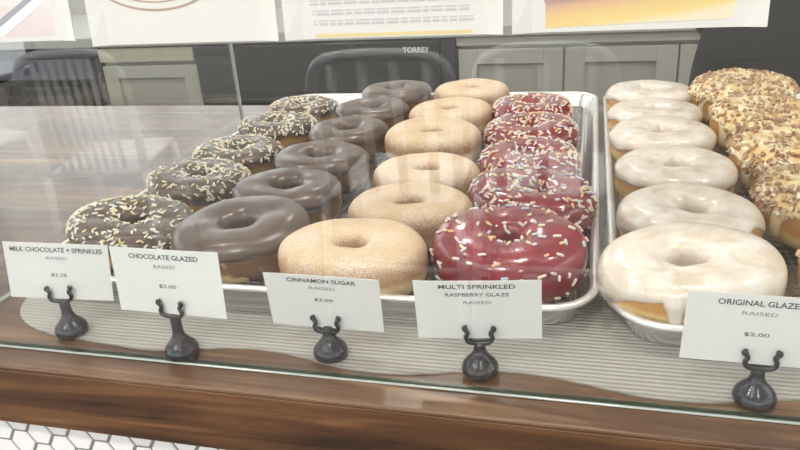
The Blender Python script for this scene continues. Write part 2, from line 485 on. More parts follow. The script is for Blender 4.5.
LAB_P = ['large front sugared doughnut with a pale waistline, behind the third price tag',
         'second sugar dusted doughnut from the front, half hidden by the large front one',
         'third sugar dusted doughnut from the front, between chocolate and raspberry ones',
         'fourth sugar dusted doughnut from the front, small deep hole in a golden top',
         'fifth sugar dusted doughnut from the front, next to last in the tan row',
         'rearmost sugar dusted doughnut, at the back edge of the tray']
rowP = [(-18.00, 48.83, 12.4, 9.8, 4.3, (0.02, 0.00)),
        (-15.43, 58.02, 11.5, 9.4, 4.2, (0.02, -0.02)),
        (-16.05, 67.66, 11.3, 9.8, 4.0, (0.00, 0.02)),
        (-18.07, 80.59, 11.6, 10.6, 4.2, (0.04, 0.02)),
        (-17.93, 91.79, 11.2, 10.6, 4.0, (0.02, -0.03)),
        (-17.04, 104.11, 11.2, 10.4, 4.0, (0.00, 0.00))]
for i, (x, y, dx, dy, h, ti) in enumerate(rowP):
    R_ = Ring(dx, dy, 2.1, h, 51 + i, ti)
    t = thing('sugared_doughnut', LAB_P[i], 'doughnut', W(x, y, RACK), group='tan sugared doughnuts')
    d = obj('dough', R_.body(), M['dough_sugar'], t, smooth=True)
    if i == 0:
        bm = bmesh.new(); q = R_.p(-PI / 2 + .62, -.2, .02)
        bmesh.ops.create_icosphere(bm, subdivisions=2, radius=.42, matrix=Matrix.Translation(q) @ Matrix.Diagonal((1, .5, .8, 1)))
        for v in bm.verts: v.co += Vector((math.sin(v.co.z * 9), 0, math.sin(v.co.x * 8))) * .08
        p = obj('filling_spot', bm, M['choc_bare'], t, smooth=True); p['label'] = 'dark spot of filling on the near side'

LAB_R = ['large front raspberry glazed doughnut with sparse yellow sprinkles, behind the fourth price tag',
         'second raspberry doughnut from the front, sagging right over the edge of the tray',
         'middle raspberry doughnut of the red row, thick with pale sprinkles',
         'fourth raspberry doughnut from the front, crusted with pale sprinkles',
         'rearmost raspberry doughnut with sprinkles, by the back corner of the tray']
rowR = [(-5.75, 50.97, 11.8, 10.2, 4.3, (0.08, 0.02)),
        (-4.90, 61.24, 11.0, 10.0, 4.2, (0.04, 0.09)),
        (-5.81, 72.39, 10.2, 10.2, 4.0, (0.02, 0.00)),
        (-6.53, 83.47, 10.5, 10.2, 3.9, (0.02, 0.00)),
        (-7.29, 93.67, 10.3, 10.2, 4.0, (0.00, 0.00))]
for i, (x, y, dx, dy, h, ti) in enumerate(rowR):
    R_ = Ring(dx, dy, 2.2, h, 71 + i, ti, .2)
    t = thing('raspberry_sprinkle_doughnut', LAB_R[i], 'doughnut', W(x, y, RACK), group='red raspberry glazed doughnuts with sprinkles')
    obj('dough', R_.body(), M['dough_brown'], t, smooth=True)
    obj('icing', R_.icing(1.0, .16, .2), M['rasp'], t, smooth=True)
    nn = [150, 300, 380, 380, 360][i]
    s = obj('sprinkles', R_.sprinkles(nn, 25 + i, -.55, 2.9, 8, size=(.58 if i < 2 else .5, .115)),
            [M['spr_cream'], M['spr_white'], M['spr_yellow'], M['spr_pink'], M['spr_cream'], M['spr_lilac'], M['spr_orange'], M['spr_blue']], t, smooth=True); s['kind'] = 'stuff'

LAB_W = ['large front white glazed doughnut with glaze dripping down its near left side',
         'second white glazed doughnut from the front, brown crust peeking out at its lower right',
         'third white glazed doughnut from the front, its hole shallow under thick glaze',
         'fourth white glazed doughnut from the front, wedged in the middle of its row',
         'fifth white glazed doughnut from the front, only a sliver of its top showing',
         'rearmost white glazed doughnut with a tan edge, at the back of the right tray']
rowW = [(7.45, 48.56, 12.0, 10.4, 4.0, (0.10, -0.10)),
        (8.35, 58.31, 11.3, 10.0, 4.0, (0.04, 0.05)),
        (8.40, 70.41, 11.1, 10.6, 3.8, (0.03, 0.00)),
        (7.90, 81.59, 11.3, 10.0, 3.9, (0.04, 0.00)),
        (7.90, 91.53, 11.1, 9.6, 3.7, (0.02, 0.00)),
        (7.90, 101.05, 11.4, 10.2, 4.0, (0.00, 0.00))]
for i, (x, y, dx, dy, h, ti) in enumerate(rowW):
    R_ = Ring(dx, dy, 2.5, h, 91 + i, ti, .18)
    t = thing('white_glazed_doughnut', LAB_W[i], 'doughnut', W(x, y, RACK), group='white glazed doughnuts')
    obj('dough', R_.body(), M['dough'], t, smooth=True)
    lifts = [(-PI / 2 - .30, .70, .75)] if i == 0 else ([(-PI / 2 + .92, .34, .75)] if i == 1 else [(-PI / 2 - .8, .7, .2)])
    drips = [(-PI / 2 - .22, .085, 1.1), (-PI / 2 + .25, .07, .45)] if i == 0 else ([(-PI / 2 + .2, .12, .3)])
    obj('icing', R_.icing((.35, .1, -.08, 0, -.05, -.1)[i], .16, .19, lifts, drips), M['white'], t, smooth=True)

LAB_N = ['front nut topped doughnut at the right picture edge, its pale near side showing',
         'second nut topped doughnut from the front, drip of white icing on its left side',
         'third nut topped doughnut from the front, golden side against the white glazed row',
         'fourth nut topped doughnut from the front, leaning on the rearmost one',
         'rearmost nut topped doughnut, highest of the crumbly row']
rowN = [(20.6, 49.6, 12.0, 11.2, 4.2, (.04, .05)), (20.0, 61.8, 12.0, 11.4, 4.4, (.06, .04)), (20.0, 74.4, 12.0, 11.8, 4.4, (.08, .0)),
        (19.8, 87.0, 12.2, 11.6, 4.5, (.08, .02)), (19.1, 99.4, 12.2, 11.6, 4.9, (.08, .0))]
for i, (x, y, dx, dy, h, ti) in enumerate(rowN):
    R_ = Ring(dx, dy, 1.2, h, 111 + i, ti, .22)
    t = thing('nut_topped_doughnut', LAB_N[i], 'doughnut', W(x, y, RACK), group='doughnuts crusted with chopped nuts')
    obj('dough', R_.body(), M['dough'], t, smooth=True)
    obj('icing', R_.icing(-.15, .2, .2, drips=[(PI + .55, .09, .6)]), M['cream'], t, smooth=True)
    s = obj('chopped_nuts', R_.sprinkles(620 if i else 90, 45 + i, .12, 3.2, 6, chunk=True, dens=(lambda u, v: 1) if i else (lambda u, v: max(0, math.sin(u)))),
            [M['nut_tan'], M['nut_brown'], M['nut_pale'], M['nut_tan'], M['nut_brown'], M['spr_cream']], t); s['kind'] = 'stuff'

# ------------------------------------------------------------------ trays and racks
def tray(x0, x1, y0, y1, label):
    def L(ins, z, r): return [(x, y, z) for x, y in rrect(x0 + ins, x1 - ins, y0 + ins, y1 - ins, max(r, .4), 10)]
    t = thing('baking_tray', label, 'tray', W(0, 0, .14), group=None)
    bm = loops(bmesh.new(), [L(1.7, 0, 2.4), L(1.3, .12, 2.8), L(.62, 1.95, 3.4), L(.75, 2.0, 3.3), L(1.45, .28, 2.7), L(1.8, .12, 2.4)])
    obj('pan', bm, M['alu'], t, smooth=False)
    prof = []
    for k in range(12):
        a = 2 * PI * k / 12; prof.append((.36 + .34 * math.cos(a), 2.05 + .26 * math.sin(a)))
    bm = bmesh.new(); rings = [[bm.verts.new(p) for p in L(i_, z, 4.0 - i_)] for i_, z in prof]
    for a, b in zip(rings, rings[1:] + rings[:1]):
        for i_ in range(len(a)):
            j = (i_ + 1) % len(a); bm.faces.new((a[i_], a[j], b[j], b[i_]))
    bmesh.ops.recalc_face_normals(bm, faces=bm.faces)
    obj('rolled_rim', bm, M['rim'], t, smooth=True)
    return t
tray(-47.4, 1.3, 44.2, 111.0 - 1.8, 'aluminium baking tray on the left, holding four rows of doughnuts')
tray(1.9, 50.6, 42.7, 109.2, 'aluminium baking tray on the right, holding white glazed and nut topped doughnuts')
def rack(x0, x1, y0, y1, label):
    t = thing('cooling_rack', label, 'rack', W(0, 0, .26), group=None)
    bm = tube(bmesh.new(), [(x, y, .3) for x, y in rrect(x0, x1, y0, y1, 1.2, 4)], .15, 8, True)
    obj('frame', bm, M['wire'], t, smooth=True)
    bm = bmesh.new(); x = x0 + .8
    while x < x1 - .4:
        box(bm, x - .06, x + .06, y0, y1, .22, .42); x += .95
    y = y0 + .8
    while y < y1 - .4:
        box(bm, x0, x1, y - .05, y + .05, .40, .50); y += .95
    w_ = obj('wire_grid', bm, M['wire'], t)
rack(-45.2, -.9, 46.4, 107.0, 'steel wire cooling rack lying in the left tray under the doughnuts')
rack(4.1, 48.4, 44.9, 107.0, 'steel wire cooling rack lying in the right tray under the doughnuts')

# ------------------------------------------------------------------ counter, mat, glass
t = thing('display_counter', 'long polished brown wood counter with white hexagon tiles below its front edge', 'counter', (0, .7, 0))
def cobj(name, bm, m, smooth=False):
    for v in bm.verts: v.co += Vector((0, -70, 95))
    return obj(name, bm, m, t, smooth=smooth)
bm = B(-260, 190, 34.75, 111, -.35, 0, bev=.1); cobj('worktop', bm, M['counter_wood'])
bm = B(-260, 190, 34.75, 37.4, -5.3, -.38, bev=.08); cobj('front_edge', bm, M['edge_wood'])
bm = B(-258, 188, 36.6, 108, -94.5, -.4); cobj('base', bm, M['grout'])
bm = bmesh.new(); s_ = 1.12; px = 1.5 * s_ + .21; pz = math.sqrt(3) * s_ + .24
for i in range(-100, 62):
    for j in range(0, 50):
        cx = i * px; cz = -3.4 - j * pz - (pz / 2 if i % 2 else 0)
        if cz < -93: continue
        a = [bm.verts.new((cx + s_ * math.cos(k * PI / 3), 36.6, cz + s_ * math.sin(k * PI / 3))) for k in range(6)]
        b = [bm.verts.new((cx + .97 * s_ * math.cos(k * PI / 3), 36.5, cz + .97 * s_ * math.sin(k * PI / 3))) for k in range(6)]
        bm.faces.new(b)
        for k in range(6): bm.faces.new((a[k], a[(k + 1) % 6], b[(k + 1) % 6], b[k]))
bmesh.ops.recalc_face_normals(bm, faces=bm.faces)
cobj('hexagon_tiling', bm, M['tile'])

# ribbed vinyl mat with a wavy front edge and a rounded front left corner
bm = bmesh.new()
def front(x):
    base = 38.75 + .75 * math.sin((x + 22.5) * 2 * PI / 19 + PI / 2 + .1) * (.4 + .6 / (1 + math.exp(-(x + 32) * .6)))
    if x < -39: base += (1 - math.sqrt(max(0, 1 - ((-39 - x) / 7.6) ** 2))) * 6.5
    return base
up_, lo_ = [], []
xs = [-46.6 + .0] + [-46.5 + .02 * k * k for k in range(1, 10)] + [-44.5 + .5 * k for k in range(0, 220)]
g = []
for x in xs:
    f_ = front(x); col = []
    for k in range(5):
        y = f_ + (109 - f_) * (k / 4) ** 1.5
        col.append((bm.verts.new((x, y, .13)), bm.verts.new((x, y, .0))))
    g.append(col)
for a, b in zip(g, g[1:]):
    for k in range(4):
        bm.faces.new((a[k][0], b[k][0], b[k + 1][0], a[k + 1][0])); bm.faces.new((a[k][1], a[k + 1][1], b[k + 1][1], b[k][1]))
    bm.faces.new((a[0][0], a[0][1], b[0][1], b[0][0])); bm.faces.new((a[4][0], b[4][0], b[4][1], a[4][1]))
for col in (g[0], g[-1]):
    for k in range(4): bm.faces.new((col[k][0], col[k + 1][0], col[k + 1][1], col[k][1]))
bmesh.ops.recalc_face_normals(bm, faces=bm.faces)
o = obj('counter_mat', bm, M['mat'], loc=W(0, 0, .005)); tag(o, 'grey ribbed vinyl mat with wavy front edge under both trays', 'mat')

t = thing('glass_guard', 'clear glass guard panel standing along the front of the counter', 'glass panel', W(0, 37.1, 0))
obj('front_pane', B(-150, 120, -.2, .2, .22, 46), M['glass'], t)
obj('polished_edge', B(-150, 120, -.2, -.02, .04, .16, bev=.03), M['edge'], t)
obj('seal_strip', B(-150, 120, .05, .32, .0, .22), M['edge_dark'], t)
t = thing('glass_divider', 'clear upright divider panel left of the tray, its pale rear edge showing against the cabinets', 'glass panel', W(-48.7, 37.6, 0))
obj('pane', B(-.15, .15, 0, 54, .02, 40), M['acrylic'], t)
obj('rear_edge', B(-.2, .2, 54.02, 54.35, .02, 40), M['edge'], t)
obj('bottom_edge', B(-.28, .28, .3, 8, .0, .14), M['edge'], t)

# ------------------------------------------------------------------ price tags and their holders
def holder(x, y, zc, label, yaw=0):
    t = thing('tag_holder', label, 'tag holder', W(x, y, .14), (0, 0, math.radians(yaw)), group='dark metal price tag holders')
    prof = [(0, 0), (1.02, 0), (1.18, .12), (1.24, .38), (1.16, .7), (.92, 1.02), (.62, 1.35), (.43, 1.7), (.38, 2.1), (.40, zc - .55), (.34, zc - .35), (0, zc - .3)]
    prof = [p for p in prof[:9]] + [(.38, max(2.2, zc - .5)), (.3, max(2.35, zc - .3)), (0, max(2.4, zc - .25))]
    obj('weighted_base', lathe(bmesh.new(), prof, 36), M['gun'], t, smooth=True)
    for yy, dr in ((-.26, 0), (.26, .45)):
        c = smooth_path([(-.78, yy, zc + .98 - dr), (-.98, yy, zc + .86 - dr), (-.74, yy, zc + .55 - dr), (-.86, yy, zc + .2), (-.72, yy, zc - .12), (-.3, yy * .7, zc - .28), (.3, yy * .7, zc - .28),
                         (.72, yy, zc - .12), (.86, yy, zc + .2), (.74, yy, zc + .55 - dr), (.98, yy, zc + .86 - dr), (.78, yy, zc + .98 - dr)], 5)
        obj('prong', tube(bmesh.new(), c, .15, 8), M['gun'], t, smooth=True)
    return t
TAGS = [((-38.35, 39.38, 3.2), (11.5, 5.4, -4.7), (['MILK CHOCOLATE + SPRINKLES', .52, .88], ['RAISED', .34, .2], ['$2.25', .34, .15]), 'leftmost white price tag, for milk chocolate with sprinkles', 'dark metal holder on the rounded left end of the mat', (-38.4, 39.9)),
        ((-27.95, 38.0, 3.5), (-2.8, 4.1, 1.1), (['CHOCOLATE GLAZED', .46, .64], ['RAISED', .34, .2], ['$2.00', .34, .16]), 'white price tag reading chocolate glazed, in front of the large chocolate doughnut', 'dark metal holder gripping the chocolate glazed tag', (-27.9, 39.35)),
        ((-16.96, 39.55, 2.4), (2.5, -9.7, -2.1), (['CINNAMON SUGAR', .46, .6], ['RAISED', .34, .23], ['$2.00', .34, .16]), 'white price tag in front of the large sugared doughnut', 'dark metal holder in front of the large sugared doughnut', (-16.9, 39.5)),
        ((-6.32, 39.18, 2.74), (5.6, -6.2, 1.3), (['MULTI SPRINKLED', .44, .6], ['RASPBERRY GLAZE', .38, .5], ['RAISED', .32, .22]), 'white price tag with three lines of text, in front of the raspberry doughnut', 'dark metal holder below the front raspberry doughnut', (-6.3, 39.2)),
        ((9.78, 38.61, 2.82), (2.0, 1.9, -1.9), (['ORIGINAL GLAZED', .5, .58], ['RAISED', .34, .24], ['$2.00', .34, .17]), 'rightmost white price tag, reading original glazed, at the right edge of the picture', 'rightmost dark metal holder, at the right end near the glass', (9.85, 38.85))]
for k, (pos, (yaw, tl, ro), txt, lab, hl, hb) in enumerate(TAGS):
    t = thing('price_tag', lab, 'price tag', W(*pos), group='white price tags')
    N_ = Vector((-math.sin(math.radians(yaw)), math.cos(math.radians(yaw)), 0)); X = Vector((math.cos(math.radians(yaw)), math.sin(math.radians(yaw)), 0))
    Z = Vector((0, 0, 1)) * math.cos(math.radians(tl)) + N_ * math.sin(math.radians(tl)); Yv = Z.cross(X)
    c_, s2_ = math.cos(math.radians(ro)), math.sin(math.radians(ro))
    X, Z = X * c_ + Z * s2_, Z * c_ - X * s2_
    t.rotation_euler = Matrix((X, Yv, Z)).transposed().to_euler()
    if k == 1: t.scale = (1.09, 1, 1.09)
    # card with a slight curl towards its corners
    def curl(x, z): return .0012 * (abs(x) ** 3) * (1 if k % 2 else -.4) * (z / 4.5)
    bm = bmesh.new(); nx, nz = 16, 6; F_, Bk = [], []
    for j in range(nz + 1):
        F_.append([bm.verts.new((-4 + 8 * i / nx, -.02 + curl(-4 + 8 * i / nx, 4.5 * j / nz), 4.5 * j / nz)) for i in range(nx + 1)])
        Bk.append([bm.verts.new((-4 + 8 * i / nx, .02 + curl(-4 + 8 * i / nx, 4.5 * j / nz), 4.5 * j / nz)) for i in range(nx + 1)])
    for j in range(nz):
        for i in range(nx):
            bm.faces.new((F_[j][i], F_[j][i + 1], F_[j + 1][i + 1], F_[j + 1][i])); bm.faces.new((Bk[j][i], Bk[j + 1][i], Bk[j + 1][i + 1], Bk[j][i + 1]))
    for j in range(nz):
        for i in (0, nx): bm.faces.new((F_[j][i], F_[j + 1][i], Bk[j + 1][i], Bk[j][i]))
    for i in range(nx):
        for j in (0, nz): bm.faces.new((F_[j][i], Bk[j][i], Bk[j][i + 1], F_[j][i + 1]))
    bmesh.ops.recalc_face_normals(bm, faces=bm.faces)
    obj('card', bm, M['paper'], t)
    zs = (3.95, 3.3, 1.95) if k != 3 else (4.05, 3.45, 2.85)
    if k == 2: zs = (4.05, 3.45, 2.45)
    for q, ((s3, sz, wf), z) in enumerate(zip(txt, zs)):
        b2 = text_bm(s3, sz, 8 * wf, .006 if q == 0 else 0., .006)
        for v in b2.verts: v.co += Vector((0, -.035 + curl(v.co.x, z), z))
        p = obj('lettering', b2, M['ink'] if (q == 0 or (k == 3 and q == 1) or s3[0] == '$') else M['ink_light'], t)
    holder(pos[0] + [.0, .06, .0, .0, .45][k], pos[1] + (.05 if tl > 0 else -.06), pos[2] - [0, 0, .1, .1, .1][k], hl, yaw)

# ------------------------------------------------------------------ menu cards fixed to the front glass
def sleeve(x0, x1, lab, dz=0., tilt=0.):
    t = thing('menu_card', lab, 'sign', W((x0 + x1) / 2, 36.81, 22.3 + dz), (0, tilt, 0), group='cards hung on the glass front')
    w2 = (x1 - x0) / 2
    bm = bmesh.new(); F_, Bk = [], []; nx = 12
    for j in range(9):
        z = .05 + 15.9 * j / 8
        def cy(x): return -.35 * max(0, (abs(x) / w2) - .8) / .2 * max(0, 1 - z / 5)
        F_.append([bm.verts.new((-w2 + 2 * w2 * i / nx, .02 + cy(-w2 + 2 * w2 * i / nx), z)) for i in range(nx + 1)])
        Bk.append([bm.verts.new((-w2 + 2 * w2 * i / nx, .07 + cy(-w2 + 2 * w2 * i / nx), z)) for i in range(nx + 1)])
    for j in range(8):
        for i in range(nx):
            bm.faces.new((F_[j][i], F_[j][i + 1], F_[j + 1][i + 1], F_[j + 1][i])); bm.faces.new((Bk[j][i], Bk[j + 1][i], Bk[j + 1][i + 1], Bk[j][i + 1]))
        for i in (0, nx): bm.faces.new((F_[j][i], F_[j + 1][i], Bk[j + 1][i], Bk[j][i]))
    for i in range(nx):
        for j in (0, 8): bm.faces.new((F_[j][i], Bk[j][i], Bk[j][i + 1], F_[j][i + 1]))
    bmesh.ops.recalc_face_normals(bm, faces=bm.faces)
    obj('card_sheet', bm, M['poster'], t)
    return t, w2
def patch(bm, pts, y):   # a thin printed shape
    a = [bm.verts.new((x, y, z)) for x, z in pts]; b = [bm.verts.new((x, y + .01, z)) for x, z in pts]
    bm.faces.new(a); bm.faces.new(b[::-1])
    for i in range(len(a)):
        j = (i + 1) % len(a); bm.faces.new((a[i], b[i], b[j], a[j]))
    bmesh.ops.recalc_face_normals(bm, faces=bm.faces)
    return bm
def photo_mat(name, cols, scale, rot, dist=1.5):
    m = mat(name, (.8, .6, .4), .4); n, l, b = nt(m)
    f = noise(m, coords(m, (.35, 1, 1.3), (0, rot, 0)), scale, 2, .4, dist)
    l.new(ramp(m, f, cols), b.inputs['Base Color']); return m
def food_mat(name, *_):
    m = mat(name, (.8, .6, .4), .4); n, l, b = nt(m)
    tc = n.new('ShaderNodeTexCoord'); sp = n.new('ShaderNodeSeparateXYZ'); l.new(tc.outputs['Object'], sp.inputs[0])
    f = noise(m, coords(m, (.4, 1, 1)), 30, 2, .4, .6)
    h = math_(m, 'ADD', math_(m, 'MULTIPLY', sp.outputs[2], 22.), math_(m, 'MULTIPLY', sp.outputs[0], -3.2))
    h = math_(m, 'ADD', h, math_(m, 'MULTIPLY', math_(m, 'SUBTRACT', f, .5), .22))
    l.new(ramp(m, h, [(.05, (.78, .70, .50)), (.14, (.76, .60, .24)), (.26, (.74, .54, .24)), (.36, (.66, .42, .26)), (.44, (.42, .28, .26)), (.54, (.62, .40, .28)), (.8, (.72, .50, .36))]), b.inputs['Base Color'])
    return m
M['photo_pink'] = photo_mat('pale_pink_print', [(.35, (.62, .50, .49)), (.5, (.70, .62, .60)), (.65, (.78, .76, .76))], 14, .6)
M['photo_food'] = food_mat('doughnut_photo_print', [(.32, (.62, .40, .32)), (.5, (.74, .50, .34)), (.7, (.80, .66, .48))], 16, .25, 1.)
M['streak'] = mat('white_print', (.85, .86, .88), .4); M['streak_grey'] = mat('grey_print', (.34, .34, .40), .4)
M['border'] = mat('yellow_border_print', (.72, .60, .30), .5); M['tan_line'] = mat('brown_line_print', (.42, .30, .24), .5)
M['haze_line'] = mat('grey_text_print', (.52, .52, .54), .6)
# 1: pink picture with a pale diagonal band
t, w2 = sleeve(-41.0, -29.3, 'leftmost card on the glass, pale pink picture crossed by a white diagonal band', .45)
obj('picture', patch(bmesh.new(), [(-w2 + .05, .35), (w2 - .9, .35), (w2 - .3, 15.6), (-w2 + .05, 15.6)], -.0), M['photo_pink'], t)
obj('diagonal_shade', patch(bmesh.new(), [(-3.5, -.0 + .4), (-.2, .55), (5.0, 3.3), (5.0, 3.62), (-.2, .95)], -.02), M['streak_grey'], t)
obj('diagonal_band', patch(bmesh.new(), [(-3.0, .38), (.6, .38), (5.0, 2.75), (5.0, 3.3), (-.2, .55)], -.02), M['streak'], t)
# 2: white with the foot of a brown outline
t, w2 = sleeve(-28.2, -16.45, 'plain white card on the glass, faint brown curve at its top', .1)
bm = bmesh.new()
for r_, th_ in ((4.2, .16), (3.6, .10)):
    P0 = [(-1.3 + r_ * math.cos(a), 4.15 + .55 * r_ * math.sin(a) + (r_ - 4.2) * -.2) for a in [PI + .45 + (PI - .9) * k / 24 for k in range(25)]]
    P1 = [(-1.3 + (r_ - th_) * math.cos(a), 4.15 + .55 * (r_ - th_ * 1.4) * math.sin(a) + (r_ - 4.2) * -.2) for a in [PI + .45 + (PI - .9) * k / 24 for k in range(25)]]
    patch(bm, P0 + P1[::-1], -.0)
obj('printed_curve', bm, M['tan_line'], t)
# 3: page of small text inside a yellow border
t, w2 = sleeve(-16.05, -4.3, 'middle card on the glass, page of small grey text in a yellow border', .1)
bm = bmesh.new()
for q in ((-w2 + .15, w2 - .1, .12, .3), (-w2 + .12, -w2 + .55, .12, 15.8), (w2 - 1.1, w2 - .75, .3, 15.8)):
    patch(bm, [(q[0], q[2]), (q[1], q[2]), (q[1], q[3]), (q[0], q[3])], -.0)
obj('border', bm, M['border'], t)
bm = bmesh.new(); r_ = random.Random(4); z = .75
while z < 15.2:
    x = -w2 + 1.0
    while x < w2 - 1.6:
        L_ = r_.uniform(.25, .8); e = min(x + L_, w2 - 1.5)
        patch(bm, [(x, z), (e, z), (e, z + .12), (x, z + .12)], -.0); patch(bm, [(x, z + .20), (e, z + .20), (e, z + .26), (x, z + .26)], -.0)
        x += L_ + .12
    z += .52
obj('text_lines', bm, M['haze_line'], t)
# 4: warm food photograph
t, w2 = sleeve(-3.85, 7.75, 'rightmost card on the glass, warm orange and yellow close-up photograph', .1)
obj('photograph', patch(bmesh.new(), [(-w2 + 1.1, .25), (w2 - 1.3, .45), (w2 - .9, 15.6), (-w2 + .9, 15.6)], -.0), M['photo_food'], t)

# ------------------------------------------------------------------ behind the counter
def panel_cabinet(x0, x1, y, z0, z1, label, cols, inset=5, rail=4, m1='cab', m2='cab_panel'):
    t = thing('base_cabinet', label, 'cabinet', W((x0 + x1) / 2, y, -95))
    ww = (x1 - x0) / 2; Z = 95
    obj('carcass', B(-ww, ww, 2, 58, 6, z1 + Z), M[m1], t)
    obj('plinth', B(-ww, ww, 8, 56, 0, 5.98), M['black_trim'], t)
    n_ = cols; wd = 2 * ww / n_
    for k in range(n_):
        a = -ww + k * wd + .25; b = a + wd - .5
        bm = bmesh.new(); zl, zh = 8, z1 + Z - rail
        for q in ((a, a + inset, zl, zh), (b - inset, b, zl, zh), (a + inset, b - inset, zl, zl + inset), (a + inset, b - inset, zh - inset * .8, zh)):
            box(bm, q[0], q[1], -.2, 2, q[2], q[3], bev=.18)
        d = obj('door', bm, M[m1], t)
        obj('door_panel', B(a + inset, b - inset, 1.0, 1.8, zl + inset, zh - inset * .8), M[m2], d)
        kb = lathe(bmesh.new(), [(0, 0), (.6, 0), (.5, 1.2), (1.1, 1.8), (1.2, 2.4), (.7, 2.9), (0, 3)], 14)
        bmesh.ops.rotate(kb, cent=(0, 0, 0), matrix=Matrix.Rotation(PI / 2, 3, 'X'), verts=kb.verts)
        for v in kb.verts: v.co += Vector((b - inset / 2 if k % 2 == 0 else a + inset / 2, -.2, zh - 22))
        obj('knob', kb, M['steel'], d, smooth=True)
    return t
CY = 200
t1 = panel_cabinet(-36.4, 81, CY, 0, -3.4, 'long sage grey cabinet with recessed door panels behind the right tray', 4, 5.2, 3.6)
bm = B(-58.9, 58.9, -.6, 2, 95 - 6.0, 95 - 3.5, bev=.3); obj('top_rail', bm, M['cab'], t1)
t2 = panel_cabinet(-153, -118.5, CY, 0, -3.4, 'narrow sage cabinet with a cream drawer rail, left of the black appliance', 1, 5, 6.2, 'cab', 'cab_panel')
obj('drawer_front', B(-17, 17, -.9, 2, 95 - 8.4, 95 - 4.0, bev=.3), M['cab_cream'], t2)
t = thing('work_surface', 'grey worktop running over the cabinets behind the counter', 'worktop', W(-60, CY + 30, -3.3))
obj('slab', B(-200, 144, -32, 34, 0, 3.0, bev=.3), M['cab_top'], t)
# black appliance
t = thing('black_appliance', 'black glass fronted kitchen appliance built in behind the chocolate doughnuts', 'appliance', W(-77.4, CY, -95))
obj('housing', B(-40.6, 40.6, 1.5, 58, 6, 91.4), M['black'], t)
obj('plinth', B(-40, 40, 5, 56, 0, 5.98), M['black_trim'], t)
d = obj('door', B(-40.2, 36.2, -2.2, 1.4, 76.8, 91.2, bev=.3), M['smoke'], t)
obj('side_post', B(36.6, 40.6, -1.5, 1.4, 8, 91.2, bev=.2), M['black_trim'], t)
obj('shadow_gap', B(-40, 36, -.6, 1.4, 75.2, 76.7), M['black_trim'], t)
obj('lower_door', B(-40.2, 36.2, -2.2, 1.4, 8, 75.1, bev=.3), M['black'], t)
b2 = text_bm('TORREY', 2.1, 7.6, .02, .05)
for v in b2.verts: v.co += Vector((29.6, -2.28, 88.6))
obj('lettering', b2, M['logo'], d)
# dark metal shelving at far left
t = thing('metal_shelving', 'low slate blue metal shelf unit at the far left behind the counter', 'shelf', W(-200, CY, -95))
obj('top_shelf', B(-44, 44, 0, 50, 88, 91, bev=.3), M['slate'], t)
obj('front_band', B(-44, 44, -1, 0, 81.5, 88.0), M['slate_lite'], t)
obj('shelf', B(-43, 43, 0, 50, 66, 68), M['slate'], t)
obj('shelf', B(-43, 43, 0, 50, 22, 24), M['slate'], t)
obj('back_panel', B(-43, 43, 48, 50, 2, 88), M['slate'], t)
for sx in (-43.5, 41.5):
    for sy in (0, 48): obj('leg', B(sx, sx + 2, sy, sy + 2, 0, 88), M['slate'], t)
bins = [(-228, 16, 'leftmost dark storage bin on the slate shelf'), (-206, 20, 'middle dark storage bin on the slate shelf'), (-180, 20, 'rightmost dark storage bin on the slate shelf')]
for bx_, w_, lab in bins:
    q = thing('storage_bin', lab, 'bin', W(bx_, CY + 4, -26.95), group='dark bins on the slate shelf')
    obj('tub', loops(bmesh.new(), [[(x, y, z) for x, y in rrect(-w_ / 2 + i_, w_ / 2 - i_, i_, 30 - i_, 1.5, 4)] for i_, z in ((1, 0), (.3, 9), (0, 9), (0, 10), (.8, 10), (1.5, .6))]), M['black'], q)

# person in black behind the counter (only hips and waist are in view)
def skin(name, verts, edges, radii, m, parent, sub=2):
    me = bpy.data.meshes.new(name); me.from_pydata([tuple(c / 100 for c in v) for v in verts], edges, [])
    o = bpy.data.objects.new(name, me); C.objects.link(o)
    o.modifiers.new('s', 'SKIN'); sm = o.modifiers.new('u', 'SUBSURF'); sm.levels = sub; sm.render_levels = sub
    for i, r in enumerate(radii):
        rr = r if isinstance(r, tuple) else (r, r)
        me.skin_vertices[0].data[i].radius = (rr[0] / 100, rr[1] / 100)
    me.skin_vertices[0].data[0].use_root = True
    dg = bpy.context.evaluated_depsgraph_get(); dg.update()
    nm = bpy.data.meshes.new_from_object(o.evaluated_get(dg)); nm.name = name
    bpy.data.objects.remove(o)
    nm.materials.clear(); nm.materials.append(m)
    nm.polygons.foreach_set('use_smooth', [True] * len(nm.polygons))
    o = bpy.data.objects.new(name, nm); C.objects.link(o); o.parent = parent
    return o
t = thing('person', 'person in black clothes and apron standing behind the nut topped doughnuts', 'person', (.375, 1.44, 0), (0, 0, -.1))
V_ = [(0, 0, 90), (0, 0, 104), (0, 0, 120), (0, 0, 132), (0, 0, 139), (0, -1, 145), (0, -1.5, 152), (0, -1, 158),
      (9, 0, 84), (9.5, -1, 48), (10, 1.5, 9), (10.5, -9, 3), (-9, 0, 84), (-9.5, -1, 48), (-10, 1.5, 9), (-10.5, -9, 3),
      (17, 0, 134), (21, 3, 112), (18, 12, 98), (12, 16, 95), (-17, 0, 134), (-20, 3, 112), (-13, 12, 98), (-9, 16, 94)]
E_ = [(0, 1), (1, 2), (2, 3), (3, 4), (4, 5), (5, 6), (6, 7), (0, 8), (8, 9), (9, 10), (10, 11), (0, 12), (12, 13), (13, 14), (14, 15),
      (3, 16), (16, 17), (17, 18), (18, 19), (3, 20), (20, 21), (21, 22), (22, 23)]
Rr = [(14, 10), (12, 9), (14, 9.5), (10, 7), 5, 5.5, (7.2, 8.5), (6, 7), 8, 5.6, 4, 3, 8, 5.6, 4, 3, 5, 4, 3, 2.6, 5, 4, 3, 2.6]
skin('body', V_, E_, Rr, M['skin'], t)
